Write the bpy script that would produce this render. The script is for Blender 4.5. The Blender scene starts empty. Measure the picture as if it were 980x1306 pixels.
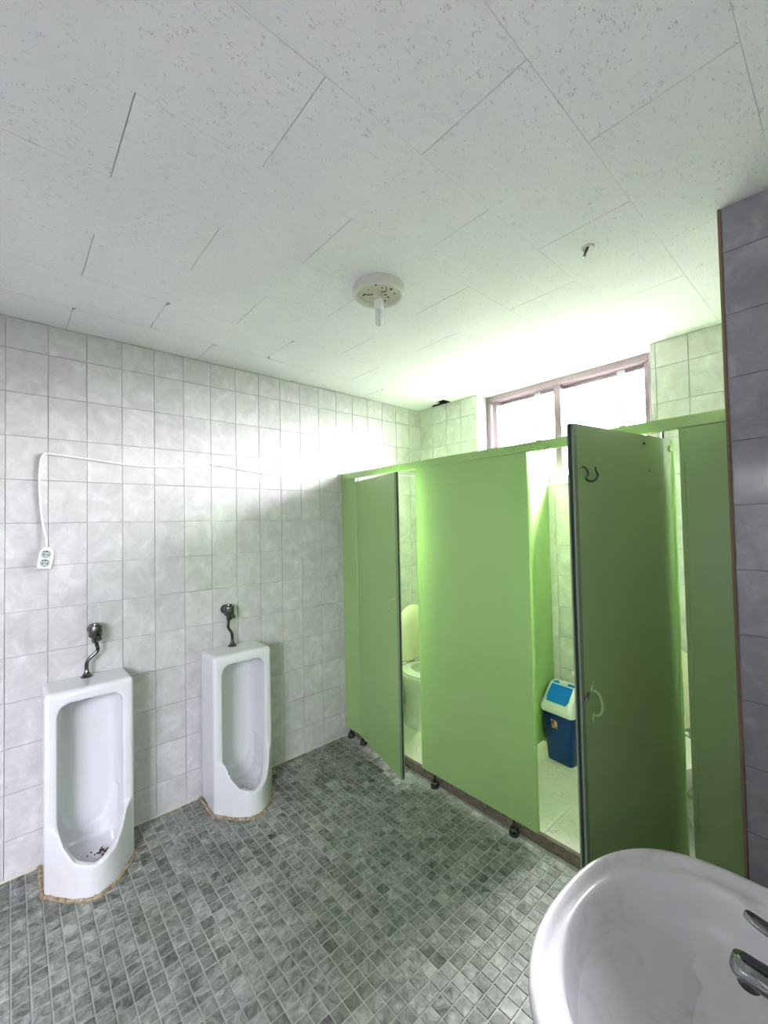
import bpy, bmesh, math, random
from mathutils import Vector, Matrix
random.seed(7)
PI = math.pi
C = bpy.context.scene.collection
SC = bpy.context.scene
# ------------------------------------------------------------------ camera, world, light, exposure
CAM = Vector((2.5494, 0.0, 1.5366))
YAW, PITCH, ROLL, FPX = math.radians(48.36), math.radians(1.53), math.radians(-1.19), 540.0
_f = Vector((-math.sin(YAW) * math.cos(PITCH), math.cos(YAW) * math.cos(PITCH), math.sin(PITCH)))
_r = Vector((math.cos(YAW), math.sin(YAW), 0)); _u = _r.cross(_f)
_r2 = _r * math.cos(ROLL) + _u * math.sin(ROLL); _u2 = -_r * math.sin(ROLL) + _u * math.cos(ROLL)
cd = bpy.data.cameras.new('camera'); cam = bpy.data.objects.new('camera', cd); C.objects.link(cam)
cd.sensor_fit = 'HORIZONTAL'; cd.sensor_width = 36; cd.lens = FPX * 36 / 980; cd.clip_start = 0.02
m = Matrix((_r2, _u2, -_f)).transposed().to_4x4(); m.translation = CAM
cam.matrix_world = m
SC.camera = cam
SC.view_settings.view_transform = 'Standard'; SC.view_settings.look = 'None'
SC.view_settings.gamma = 1; SC.view_settings.use_curve_mapping = False
SC.view_settings.exposure = 2.4
world = bpy.data.worlds.new('overcast_sky'); SC.world = world; world.use_nodes = True
bg = world.node_tree.nodes['Background']
bg.inputs['Strength'].default_value = 100.0
_nt = world.node_tree; _tc = _nt.nodes.new('ShaderNodeTexCoord'); _sp = _nt.nodes.new('ShaderNodeSeparateXYZ'); _cr = _nt.nodes.new('ShaderNodeValToRGB')
_ma = _nt.nodes.new('ShaderNodeMath'); _ma.operation = 'MULTIPLY_ADD'; _ma.inputs[1].default_value = 0.5; _ma.inputs[2].default_value = 0.5
_nt.links.new(_tc.outputs['Generated'], _sp.inputs[0]); _nt.links.new(_sp.outputs[2], _ma.inputs[0]); _nt.links.new(_ma.outputs[0], _cr.inputs[0]); _nt.links.new(_cr.outputs[0], bg.inputs['Color'])
_cr.color_ramp.elements[0].position = 0.47; _cr.color_ramp.elements[0].color = (0.010, 0.0092, 0.010, 1)      # ground below the horizon
_cr.color_ramp.elements[1].position = 0.53; _cr.color_ramp.elements[1].color = (0.37, 0.345, 0.38, 1)       # overcast sky, brighter towards the zenith
_e = _cr.color_ramp.elements.new(1.0); _e.color = (0.98, 0.905, 0.99, 1)

H, D, PY = 2.516, 2.709, 1.847          # ceiling height, far wall, front of the green partition
XR, YB = 2.66, -2.20                    # right wall, wall behind the camera
PX, PYW = 2.281, 1.701                  # pier: left edge, face
WX0, WX1, WZ0, WZ1 = 0.607, 1.791, 1.765, 2.516   # far window opening
def portal(loc, rot, sx, sy):
    l = bpy.data.lights.new('window_portal', 'AREA'); l.shape = 'RECTANGLE'; l.size = sx; l.size_y = sy
    l.cycles.is_portal = True
    o = bpy.data.objects.new('window_portal', l); C.objects.link(o); o.location = loc; o.rotation_euler = rot
portal(((WX0 + WX1) / 2, D + 0.24, (WZ0 + WZ1) / 2), (-PI / 2, 0, 0), 1.18, 0.75)
BW = (-2.05, -0.80, 1.3, 2.15)          # added fill window in the right wall, unseen behind the camera: y0 y1 z0 z1
portal((XR + 0.2, (BW[0] + BW[1]) / 2, (BW[2] + BW[3]) / 2), (0, PI / 2, 0), BW[3] - BW[2], BW[1] - BW[0])
RW = (0.33, 0.52, 0.84, 1.48)           # narrow window in the right wall y0 y1 z0 z1
portal((XR + 0.2, (RW[0] + RW[1]) / 2, (RW[2] + RW[3]) / 2), (0, PI / 2, 0), RW[3] - RW[2], RW[1] - RW[0])

def px(P):
    d = Vector(P) - CAM; z = d.dot(_f)
    if z < 0.05: return None
    return 490 + FPX * d.dot(_r2) / z, 653 - FPX * d.dot(_u2) / z, z

# ------------------------------------------------------------------ materials
def srgb(c): return tuple(((v / 255) / 12.92 if v <= 10 else ((v / 255 + 0.055) / 1.055) ** 2.4) for v in c) + (1,)
def mat(name, col, rough=0.5, metal=0.0, spec=0.5, coat=0.0):
    m = bpy.data.materials.new(name); m.use_nodes = True
    b = m.node_tree.nodes['Principled BSDF']
    b.inputs['Base Color'].default_value = col if len(col) == 4 else tuple(col) + (1,)
    b.inputs['Roughness'].default_value = rough; b.inputs['Metallic'].default_value = metal
    b.inputs['Specular IOR Level'].default_value = spec; b.inputs['Coat Weight'].default_value = coat
    b.inputs['Coat Roughness'].default_value = 0.06
    return m, m.node_tree, b
class NT:
    def __init__(s, nt): s.nt = nt
    def n(s, t, **k):
        x = s.nt.nodes.new(t)
        for a, v in k.items(): setattr(x, a, v)
        return x
    def l(s, a, b): s.nt.links.new(a, b)
    def coord(s, kind='world'):
        return s.n('ShaderNodeNewGeometry').outputs['Position'] if kind == 'world' else s.n('ShaderNodeTexCoord').outputs['Object']
    def noise(s, scale, detail=4, rough=0.55, vec=None, dist=0.0):
        x = s.n('ShaderNodeTexNoise'); x.inputs['Scale'].default_value = scale; x.inputs['Detail'].default_value = detail
        x.inputs['Roughness'].default_value = rough; x.inputs['Distortion'].default_value = dist
        if vec is not None: s.l(vec, x.inputs['Vector'])
        return x.outputs['Fac']
    def ramp(s, fac, stops, interp='LINEAR'):
        x = s.n('ShaderNodeValToRGB'); x.color_ramp.interpolation = interp; e = x.color_ramp.elements
        while len(e) < len(stops): e.new(0.5)
        for i, (p, c) in enumerate(stops):
            e[i].position = p; e[i].color = c if len(c) == 4 else tuple(c) + (1,)
        s.l(fac, x.inputs['Fac']); return x.outputs['Color']
    def mix(s, fac, a, b, mode='MIX'):
        x = s.n('ShaderNodeMix', data_type='RGBA', blend_type=mode)
        for k, v in ((0, fac), (6, a), (7, b)):
            if hasattr(v, 'default_value') or hasattr(v, 'is_linked'): s.l(v, x.inputs[k])
            else: x.inputs[k].default_value = v
        return x.outputs[2]
    def math(s, op, a, b=None):
        x = s.n('ShaderNodeMath', operation=op)
        for k, v in ((0, a), (1, b)):
            if v is None: continue
            if hasattr(v, 'is_linked'): s.l(v, x.inputs[k])
            else: x.inputs[k].default_value = v
        return x.outputs[0]
    def bump(s, h, strength, dist, bsdf):
        x = s.n('ShaderNodeBump'); x.inputs['Strength'].default_value = strength; x.inputs['Distance'].default_value = dist
        s.l(h, x.inputs['Height']); s.l(x.outputs['Normal'], bsdf.inputs['Normal'])
g = lambda v: (v, v, v, 1)

def wall_tile_mat(name, a, b, c):
    m, nt, bs = mat(name, a, 0.10, spec=0.5); N = NT(nt)
    pos = N.coord(); oi = N.n('ShaderNodeObjectInfo')
    v = N.n('ShaderNodeVectorMath', operation='MULTIPLY_ADD'); N.l(oi.outputs['Random'], v.inputs[0]); v.inputs[1].default_value = (9, 9, 9); N.l(pos, v.inputs[2])
    n1 = N.noise(11, 6, 0.62, v.outputs[0], 0.8); n2 = N.noise(34, 5, 0.7, v.outputs[0], 1.4)
    c1 = N.ramp(n1, [(0.32, b), (0.55, a), (0.75, c)])
    c2 = N.mix(N.ramp(n2, [(0.55, g(0)), (0.75, g(0.45))]), c1, c)
    rr = N.ramp(oi.outputs['Random'], [(0, g(0.93)), (1, g(1.0))])
    N.l(N.mix(1.0, c2, rr, 'MULTIPLY'), bs.inputs['Base Color'])
    N.bump(N.noise(7, 2, 0.4, pos), 0.12, 0.004, bs)
    return m
M = {}
M['wall_tile'] = wall_tile_mat('marbled_wall_tile', srgb((198, 199, 196)), srgb((184, 185, 181)), srgb((216, 217, 214)))
M['grey_tile'] = wall_tile_mat('grey_wall_tile', srgb((158, 157, 164)), srgb((142, 141, 149)), srgb((176, 175, 180)))
m, nt, bs = mat('wall_grout', srgb((168, 166, 156)), 0.9); N = NT(nt)
N.l(N.ramp(N.noise(3, 5, 0.6, N.coord()), [(0.35, srgb((138, 135, 126))), (0.6, srgb((196, 196, 190)))]), bs.inputs['Base Color']); M['wall_grout'] = m

# floor mosaic
m, nt, bs = mat('slate_mosaic', g(0.1), 0.42, spec=0.4); N = NT(nt); pos = N.coord()
sc = N.n('ShaderNodeVectorMath', operation='MULTIPLY_ADD'); N.l(pos, sc.inputs[0]); sc.inputs[1].default_value = (20, 20, 0); sc.inputs[2].default_value = (-0.7, -0.2, 0)
fl = N.n('ShaderNodeVectorMath', operation='FLOOR'); N.l(sc.outputs[0], fl.inputs[0])
wn = N.n('ShaderNodeTexWhiteNoise', noise_dimensions='3D'); N.l(fl.outputs[0], wn.inputs['Vector'])
off = N.n('ShaderNodeVectorMath', operation='MULTIPLY_ADD'); N.l(wn.outputs['Color'], off.inputs[0]); off.inputs[1].default_value = (5, 5, 5); N.l(pos, off.inputs[2])
cl = N.noise(26, 5, 0.62, off.outputs[0], 0.9)
tone = N.math('ADD', N.math('MULTIPLY', N.math('ADD', N.math('MULTIPLY', N.math('SUBTRACT', cl, 0.5), 1.7), 0.5), 0.75), N.math('ADD', N.math('MULTIPLY', wn.outputs['Value'], 0.24), 0.06))
tone = N.math('ADD', tone, N.math('MULTIPLY', N.noise(2.2, 4, 0.6, pos), 0.35))
base = N.ramp(tone, [(0.40, srgb((56, 60, 54))), (0.57, srgb((94, 99, 91))), (0.78, srgb((130, 134, 127))), (1.0, srgb((164, 167, 160)))])
moss = N.ramp(N.noise(1.7, 5, 0.6, pos, 0.4), [(0.5, g(0)), (0.68, g(0.35))])
base = N.mix(moss, base, srgb((88, 98, 70)))
# lime bloom: white mineral dust along the foot of the step
sx = N.n('ShaderNodeSeparateXYZ'); N.l(pos, sx.inputs[0])
band = N.math('MULTIPLY', N.math('SUBTRACT', sx.outputs[1], 1.45), 2.0)
bl = N.math('MULTIPLY', N.ramp(band, [(0, g(0)), (0.5, g(0.35)), (1, g(1))]), N.noise(9, 6, 0.75, pos, 0.6))
N.l(N.mix(N.ramp(bl, [(0.26, g(0)), (0.52, g(0.85))]), base, srgb((182, 184, 176))), bs.inputs['Base Color'])
N.bump(cl, 0.35, 0.003, bs); M['floor_tile'] = m
m, nt, bs = mat('floor_grout', g(0.3), 0.85); N = NT(nt); pos = N.coord()
N.l(N.ramp(N.noise(2.5, 5, 0.6, pos), [(0.3, srgb((142, 146, 136))), (0.65, srgb((180, 183, 175)))]), bs.inputs['Base Color']); M['floor_grout'] = m

# ceiling board with worm holes
m, nt, bs = mat('pitted_ceiling_board', g(0.75), 0.85, spec=0.2); N = NT(nt); pos = N.coord()
map_ = N.n('ShaderNodeMapping'); map_.inputs['Scale'].default_value = (1.0, 0.45, 1); N.l(pos, map_.inputs['Vector'])
pits = N.ramp(N.noise(120, 3, 0.5, map_.outputs[0], 1.2), [(0.585, g(0)), (0.66, g(1))])
msk = N.ramp(N.noise(260, 2, 0.5, pos), [(0.5, g(0)), (0.56, g(1))])
pit = N.math('MULTIPLY', pits, msk)
dirt = N.ramp(N.noise(1.3, 5, 0.6, pos, 0.5), [(0.35, srgb((236, 236, 240))), (0.7, srgb((244, 243, 245)))])
blot = N.ramp(N.noise(5.5, 6, 0.7, pos, 0.5), [(0.66, g(0)), (0.78, g(0.35))])
dirt = N.mix(blot, dirt, srgb((196, 192, 176)))
N.l(N.mix(N.math('MULTIPLY', pit, 0.34), dirt, srgb((120, 120, 118))), bs.inputs['Base Color'])
inv = N.math('SUBTRACT', 1.0, pit); N.bump(inv, 0.6, 0.002, bs); M['ceiling_tile'] = m
M['ceiling_void'] = mat('dark_ceiling_void', srgb((16, 14, 12)), 0.95)[0]  # near-black colour stands in for the darkness behind broken boards
M['sill_stone'] = mat('grey_sill_stone', srgb((150, 148, 140)), 0.5)[0]
M['dimming_glass'] = None
M['plaster'] = mat('white_plaster', srgb((215, 216, 214)), 0.8)[0]

# green laminate
def green_mat(name, a, b):
    m, nt, bs = mat(name, a, 0.30, spec=0.5); N = NT(nt); pos = N.coord()
    N.l(N.ramp(N.noise(1.6, 5, 0.6, pos), [(0.0, b), (1.0, a)]), bs.inputs['Base Color'])
    N.l(N.ramp(N.noise(4, 5, 0.6, pos), [(0.0, g(0.26)), (1.0, g(0.36))]), bs.inputs['Roughness'])
    N.bump(N.noise(160, 2, 0.5, pos), 0.05, 0.001, bs); return m
M['green'] = green_mat('green_laminate', srgb((158, 192, 124)), srgb((150, 186, 116)))
M['green_edge'] = green_mat('green_edge_profile', srgb((158, 194, 124)), srgb((150, 186, 114)))
M['grey_edge'] = mat('grey_green_edge', srgb((126, 146, 116)), 0.35)[0]
M['gasket'] = mat('black_edge_gasket', srgb((24, 34, 26)), 0.6)[0]
m, nt, bs = mat('brown_stone', g(0.2), 0.4); N = NT(nt)
N.l(N.ramp(N.noise(40, 6, 0.7, N.coord()), [(0.3, srgb((82, 74, 62))), (0.7, srgb((134, 124, 108)))]), bs.inputs['Base Color']); M['stone'] = m
m, nt, bs = mat('cream_floor_tile', g(0.6), 0.35); N = NT(nt); pos = N.coord()
vv = N.n('ShaderNodeTexVoronoi', feature='DISTANCE_TO_EDGE'); vv.inputs['Scale'].default_value = 7
wv = N.n('ShaderNodeVectorMath', operation='ADD'); nn = N.n('ShaderNodeTexNoise'); nn.inputs['Scale'].default_value = 6; nn.inputs['Detail'].default_value = 5; N.l(pos, nn.inputs['Vector'])
N.l(pos, wv.inputs[0]); N.l(nn.outputs['Color'], wv.inputs[1]); N.l(wv.outputs[0], vv.inputs['Vector'])
vein = N.math('MULTIPLY', N.ramp(vv.outputs['Distance'], [(0.0, g(1)), (0.025, g(0))]), N.ramp(N.noise(5, 3, 0.5, pos), [(0.45, g(0)), (0.6, g(0.8))]))
N.l(N.mix(vein, srgb((226, 226, 212)), srgb((150, 150, 128))), bs.inputs['Base Color']); M['cream_tile'] = m

# ceramics
def ceramic(name, c, r=0.08):
    m, nt, bs = mat(name, c, r, spec=0.6); N = NT(nt); pos = N.coord('o')
    st = N.ramp(N.noise(6, 5, 0.6, pos, 0.4), [(0.5, g(0)), (0.8, g(0.25))])
    N.l(N.mix(st, c, srgb((190, 186, 168))), bs.inputs['Base Color']); return m
M['ceramic'] = ceramic('white_ceramic', srgb((214, 217, 217)))
m, nt, bs = mat('basin_ceramic', g(0.6), 0.12, spec=0.6); N = NT(nt); pos = N.coord('o')
sm = N.ramp(N.noise(9, 7, 0.72, pos, 1.0), [(0.5, g(0)), (0.75, g(0.5))])
N.l(N.mix(sm, srgb((224, 223, 224)), srgb((180, 178, 166))), bs.inputs['Base Color']); M['basin'] = m
M['toilet'] = ceramic('toilet_ceramic', srgb((222, 224, 218)))
M['lid_plastic'] = mat('ivory_plastic', srgb((222, 218, 190)), 0.3)[0]
m, nt, bs = mat('old_sealant', g(0.4), 0.8); N = NT(nt); pos = N.coord()
N.l(N.ramp(N.noise(45, 6, 0.75, pos), [(0.35, srgb((96, 74, 50))), (0.5, srgb((150, 134, 104))), (0.7, srgb((190, 182, 160)))]), bs.inputs['Base Color'])
N.bump(N.noise(90, 4, 0.6, pos), 0.5, 0.004, bs); M['sealant'] = m
m, nt, bs = mat('tarnished_chrome', srgb((150, 152, 146)), 0.22, 1.0); N = NT(nt); pos = N.coord('o')
N.l(N.ramp(N.noise(60, 5, 0.7, pos), [(0.35, srgb((52, 56, 50))), (0.65, srgb((132, 136, 132)))]), bs.inputs['Base Color']); M['old_chrome'] = m
M['chrome'] = mat('chrome', srgb((138, 142, 142)), 0.12, 1.0)[0]
M['dark_steel'] = mat('dark_steel', srgb((70, 70, 64)), 0.35, 1.0)[0]
M['white_plastic'] = mat('white_plastic', srgb((228, 230, 228)), 0.35)[0]
M['aged_plastic'] = mat('aged_plastic', srgb((206, 204, 186)), 0.4)[0]
M['dark_hole'] = mat('dark_hole', srgb((22, 24, 24)), 0.7)[0]
M['pale_glass'] = mat('fluorescent_tube_glass', srgb((226, 228, 230)), 0.15)[0]
M['lamp_rim'] = mat('cream_lamp_rim', srgb((212, 211, 202)), 0.4)[0]
M['grey_plastic'] = mat('grey_socket_plastic', srgb((160, 170, 168)), 0.4)[0]
M['blue_body'] = mat('dark_blue_plastic', srgb((4, 56, 132)), 0.32)[0]
M['blue_flap'] = mat('bright_blue_plastic', srgb((6, 112, 205)), 0.3)[0]
M['brass'] = mat('dull_brass', srgb((146, 132, 96)), 0.35, 1.0)[0]
M['alu'] = mat('bronze_aluminium', srgb((142, 128, 134)), 0.35, 0.6)[0]
M['alu_pale'] = mat('pale_aluminium', srgb((196, 196, 208)), 0.35, 0.3)[0]
M['debris'] = mat('brown_debris', srgb((84, 62, 44)), 0.9)[0]
M['caulk'] = mat('cream_caulk', srgb((196, 194, 170)), 0.8)[0]
m, nt, bs = mat('bin_sticker', g(0.5), 0.4); N = NT(nt); pos = N.coord('o')
N.l(N.ramp(N.noise(70, 4, 0.6, pos, 1.0), [(0.40, srgb((52, 30, 28))), (0.5, srgb((176, 70, 40))), (0.58, srgb((232, 214, 200)))]), bs.inputs['Base Color']); M['sticker'] = m
m = bpy.data.materials.new('window_glass'); m.use_nodes = True; nt = m.node_tree; nt.nodes.clear(); N = NT(nt)
tr = N.n('ShaderNodeBsdfTransparent'); tr.inputs[0].default_value = (0.93, 0.95, 0.95, 1); gl = N.n('ShaderNodeBsdfGlossy'); gl.inputs['Roughness'].default_value = 0.03
lw = N.n('ShaderNodeLayerWeight'); lw.inputs['Blend'].default_value = 0.5; fz = N.math('ADD', N.math('MULTIPLY', N.math('POWER', lw.outputs['Facing'], 5.0), 0.8), 0.04); mx = N.n('ShaderNodeMixShader'); out = N.n('ShaderNodeOutputMaterial')
N.l(fz, mx.inputs[0]); N.l(tr.outputs[0], mx.inputs[1]); N.l(gl.outputs[0], mx.inputs[2]); N.l(mx.outputs[0], out.inputs[0]); M['glass'] = m

M['dimming_glass'] = M['glass'].copy(); M['dimming_glass'].name = 'dimming_window_glass'
for _n in M['dimming_glass'].node_tree.nodes:
    if _n.type == 'BSDF_TRANSPARENT': _n.inputs[0].default_value = (0.36, 0.37, 0.38, 1)  # transmission cut to weaken the narrow window's light
M['fill_glass'] = M['glass'].copy(); M['fill_glass'].name = 'fill_window_glass'
for _n in M['fill_glass'].node_tree.nodes:
    if _n.type == 'BSDF_TRANSPARENT': _n.inputs[0].default_value = (0.47, 0.48, 0.50, 1)  # transmission cut to tune the added fill window's light
# ------------------------------------------------------------------ helpers
def mesh_obj(name, me, material=None, parent=None, loc=None, rot=None):
    if material is not None and not me.materials: me.materials.append(material)
    o = bpy.data.objects.new(name, me); C.objects.link(o)
    if parent is not None: o.parent = parent
    if loc is not None: o.location = loc
    if rot is not None: o.rotation_euler = rot
    return o
def build(name, bm, material, parent=None, smooth=False, loc=None, rot=None, angle=0.7):
    bmesh.ops.recalc_face_normals(bm, faces=bm.faces)
    if smooth:
        for f in bm.faces: f.smooth = True
        for e in bm.edges:
            if len(e.link_faces) == 2 and e.calc_face_angle(0) > angle: e.smooth = False
    me = bpy.data.meshes.new(name); bm.to_mesh(me); bm.free()
    return mesh_obj(name, me, material, parent, loc, rot)
def tag(o, label=None, cat=None, group=None, kind=None):
    for k, v in (('label', label), ('category', cat), ('group', group), ('kind', kind)):
        if v: o[k] = v
    return o
def empty(name, loc, rot=(0, 0, 0)):
    o = bpy.data.objects.new(name, None); C.objects.link(o); o.location = loc; o.rotation_euler = rot; o.empty_display_size = 0.1; return o
def copy_tree(o, parent=None):
    c = o.copy(); C.objects.link(c); c.parent = parent
    for ch in list(o.children): copy_tree(ch, c)
    return c
def box(bm, x0, x1, y0, y1, z0, z1, bev=0.0, seg=1, mtx=None):
    vs = [bm.verts.new(p) for p in [(x0, y0, z0), (x1, y0, z0), (x1, y1, z0), (x0, y1, z0), (x0, y0, z1), (x1, y0, z1), (x1, y1, z1), (x0, y1, z1)]]
    fs = [bm.faces.new([vs[i] for i in q]) for q in [(0, 3, 2, 1), (4, 5, 6, 7), (0, 1, 5, 4), (1, 2, 6, 5), (2, 3, 7, 6), (3, 0, 4, 7)]]
    geo = vs
    if bev > 0:
        r = bmesh.ops.bevel(bm, geom=list({e for f in fs for e in f.edges}), offset=bev, segments=seg, affect='EDGES', profile=0.5)
        geo = list({v for f in r['faces'] for v in f.verts} | {v for v in vs if v.is_valid})
    if mtx is not None: bmesh.ops.transform(bm, matrix=mtx, verts=geo)
    return geo
def B(name, x0, x1, y0, y1, z0, z1, material, parent=None, bev=0.0, seg=1, loc=None, rot=None):
    bm = bmesh.new(); box(bm, x0, x1, y0, y1, z0, z1, bev, seg); return build(name, bm, material, parent, False, loc, rot)
def cyl(bm, p0, p1, r0, r1=None, n=16, caps=True):
    r1 = r0 if r1 is None else r1
    p0, p1 = Vector(p0), Vector(p1); d = (p1 - p0).normalized(); a = d.orthogonal().normalized(); b = d.cross(a)
    A = [bm.verts.new(p0 + (a * math.cos(t) + b * math.sin(t)) * r0) for t in [2 * PI * i / n for i in range(n)]]
    Bv = [bm.verts.new(p1 + (a * math.cos(t) + b * math.sin(t)) * r1) for t in [2 * PI * i / n for i in range(n)]]
    for i in range(n): bm.faces.new([A[i], A[(i + 1) % n], Bv[(i + 1) % n], Bv[i]])
    if caps: bm.faces.new(A[::-1]); bm.faces.new(Bv)
def tube(bm, pts, r, n=10):
    pts = [Vector(p) for p in pts]; rings = []
    t0 = (pts[1] - pts[0]).normalized(); a = t0.orthogonal().normalized()
    for i, p in enumerate(pts):
        t = (pts[min(i + 1, len(pts) - 1)] - pts[max(i - 1, 0)]).normalized()
        a = (a - t * a.dot(t)).normalized(); b = t.cross(a); rr = r[i] if isinstance(r, (list, tuple)) else r
        rings.append([bm.verts.new(p + (a * math.cos(2 * PI * k / n) + b * math.sin(2 * PI * k / n)) * rr) for k in range(n)])
    for A, Bv in zip(rings, rings[1:]):
        for k in range(n): bm.faces.new([A[k], A[(k + 1) % n], Bv[(k + 1) % n], Bv[k]])
    bm.faces.new(rings[0][::-1]); bm.faces.new(rings[-1])
def smooth_path(pts, k=6):
    out = []; P = [Vector(p) for p in pts]; P = [P[0] * 2 - P[1]] + P + [P[-1] * 2 - P[-2]]
    for i in range(1, len(P) - 2):
        for j in range(k):
            t = j / k; a, b, c, d = P[i - 1:i + 3]
            out.append(0.5 * ((2 * b) + (c - a) * t + (2 * a - 5 * b + 4 * c - d) * t * t + (-a + 3 * b - 3 * c + d) * t ** 3))
    out.append(P[-2]); return out
def lathe(bm, prof, n=32, center=(0, 0, 0), sx=1, sy=1):
    cx, cy, cz = center; rings = []
    for r, z in prof:
        rings.append([bm.verts.new((cx + sx * max(r, 1e-4) * math.cos(2 * PI * k / n), cy + sy * max(r, 1e-4) * math.sin(2 * PI * k / n), cz + z)) for k in range(n)])
    for A, Bv in zip(rings, rings[1:]):
        for k in range(n): bm.faces.new([A[k], A[(k + 1) % n], Bv[(k + 1) % n], Bv[k]])
    bm.faces.new(rings[0][::-1]); bm.faces.new(rings[-1])
def loft(bm, rings, cap0=True, cap1=True):
    R = [[bm.verts.new(p) for p in r] for r in rings]; n = len(R[0])
    for A, Bv in zip(R, R[1:]):
        for k in range(n): bm.faces.new([A[k], A[(k + 1) % n], Bv[(k + 1) % n], Bv[k]])
    if cap0: bm.faces.new(R[0][::-1])
    if cap1: bm.faces.new(R[-1])
def rrect(cx, cy, hx, hy, r, z, n=6):
    out = []
    for sx, sy, a0 in ((1, 1, 0), (-1, 1, PI / 2), (-1, -1, PI), (1, -1, 1.5 * PI)):
        for i in range(n + 1):
            a = a0 + PI / 2 * i / n
            out.append((cx + sx * (hx - r) + r * math.cos(a), cy + sy * (hy - r) + r * math.sin(a), z))
    return out

# ------------------------------------------------------------------ wall tiles
TW, TH, Z0, Y0 = 0.1515, 0.2, 2.3705, -0.0103
GAP = 0.0019
_tiles = {}
def tile_mesh(w, h, t=0.005, bev=0.0012):
    key = (round(w, 4), round(h, 4))
    if key not in _tiles:
        bm = bmesh.new()
        a, b = w / 2, h / 2
        o = [(-a, -b), (a, -b), (a, b), (-a, b)]; i_ = [(-a + bev, -b + bev), (a - bev, -b + bev), (a - bev, b - bev), (-a + bev, b - bev)]
        V0 = [bm.verts.new((x, y, 0)) for x, y in o]; V1 = [bm.verts.new((x, y, t - bev)) for x, y in o]; V2 = [bm.verts.new((x, y, t)) for x, y in i_]
        for A, Bv in ((V0, V1), (V1, V2)):
            for k in range(4): bm.faces.new([A[k], A[(k + 1) % 4], Bv[(k + 1) % 4], Bv[k]])
        bm.faces.new(V2)
        me = bpy.data.meshes.new('tile'); bm.to_mesh(me); bm.free(); _tiles[key] = me
    return _tiles[key]
def cuts(lo, hi, phase, step):
    k = math.ceil((lo - phase) / step - 1e-6); c = [lo]
    while phase + k * step < hi - 1e-4:
        v = phase + k * step
        if v - c[-1] > 0.012: c.append(v)
        k += 1
    if hi - c[-1] < 0.012: c[-1] = hi
    else: c.append(hi)
    return c
def tile_wall(parent, origin, ux, n, lo, hi, z0, z1, uphase, material, holes=(), stuff=None):
    """ux horizontal direction, n outward normal; lay tiles between lo..hi along ux and z0..z1"""
    ux, n = Vector(ux), Vector(n); uz = Vector((0, 0, 1)); org = Vector(origin)
    base = Matrix((ux, uz, n)).transposed() if ux.cross(uz).dot(n) > 0 else Matrix((-ux, uz, n)).transposed()
    us = sorted(set(cuts(lo, hi, uphase, TW) + [h[0] for h in holes] + [h[1] for h in holes])); us = [u for u in us if lo <= u <= hi]
    zs = sorted(set(cuts(z0, z1, Z0, TH) + [h[2] for h in holes] + [h[3] for h in holes])); zs = [z for z in zs if z0 <= z <= z1]
    sbm = bmesh.new(); any_ = False
    for a, b in zip(us, us[1:]):
        for c, d in zip(zs, zs[1:]):
            mu, mz = (a + b) / 2, (c + d) / 2
            if b - a < 0.008 or d - c < 0.008: continue
            if any(h[0] <= mu <= h[1] and h[2] <= mz <= h[3] for h in holes): continue
            me = tile_mesh(b - a - GAP, d - c - GAP)
            if not me.materials: me.materials.append(material)
            mm = base.to_4x4() @ Matrix.Rotation(random.uniform(-.004, .004), 4, 'X') @ Matrix.Rotation(random.uniform(-.004, .004), 4, 'Y')
            mm.translation = org + ux * mu + uz * mz + n * random.uniform(0.0, 0.0006)
            if stuff and stuff(mu, mz):
                t = bmesh.new(); t.from_mesh(me); t.transform(mm); tm = bpy.data.meshes.new('t'); t.to_mesh(tm); t.free(); sbm.from_mesh(tm); bpy.data.meshes.remove(tm); any_ = True
                continue
            o = bpy.data.objects.new('tile', me); C.objects.link(o); o.parent = parent; o.matrix_local = mm
            if me.materials[0] != material:
                o.material_slots[0].link = 'OBJECT'; o.material_slots[0].material = material
    if any_:
        o = build('tile', sbm, material, parent); o['kind'] = 'stuff'
    else: sbm.free()
def struct(o, label=None): o['kind'] = 'structure'; return tag(o, label)

# left wall
wl = struct(B('wall_left', -0.12, 0.0, YB, D + 0.3, -0.02, H + 0.15, M['wall_grout']), 'white marbled tile wall behind the urinals')
tile_wall(wl, (0, 0, 0), (0, 1, 0), (1, 0, 0), -0.4644, D, 0.004, H - 0.003, Y0, M['wall_tile'], stuff=lambda u, z: u < -0.17)
# far wall with window opening
bm = bmesh.new()
for x0, x1, z0, z1 in ((0, WX0, 0, H + 0.1), (WX1, XR, 0, H + 0.1), (WX0, WX1, 0, WZ0)):
    box(bm, x0, x1, D, D + 0.3, z0, z1)
wf = struct(build('wall_far', bm, M['wall_grout']), 'pale tiled wall holding the window above the toilet stalls')
tile_wall(wf, (0, D, 0), (1, 0, 0), (0, -1, 0), 0.004, XR - 0.15, 0.054, H - 0.003, 0.0, M['wall_tile'], holes=[(WX0, WX1, WZ0, 9)])
# reveal tiles and sill
tile_wall(wf, (WX0, D, 0), (0, 1, 0), (1, 0, 0), 0.0, 0.125, WZ0, H - 0.003, 0.0, M['wall_tile'])
B('sill_slab', WX0 + 0.001, WX1 - 0.001, D - 0.006, D + 0.125, WZ0 - 0.01, WZ0 + 0.012, M['sill_stone'], wf, 0.003)
# pier beside the stalls
wp = struct(B('wall_pier', PX, XR, PYW, PYW + 0.2, 0, H + 0.1, M['wall_grout']), 'grey tiled pier wall at the right of the green partition')
tile_wall(wp, (0, PYW, 0), (1, 0, 0), (0, -1, 0), PX + 0.006, XR - 0.004, 0.004, H - 0.003, PX + 0.006, M['grey_tile'])
struct(B('trim_2', PX - 0.004, PX + 0.004, PYW - 0.007, PYW + 0.004, 0, H, mat('brown_grout_bead', srgb((136, 112, 92)), 0.8)[0]), 'brown grout bead down the corner of the grey pier')
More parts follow.
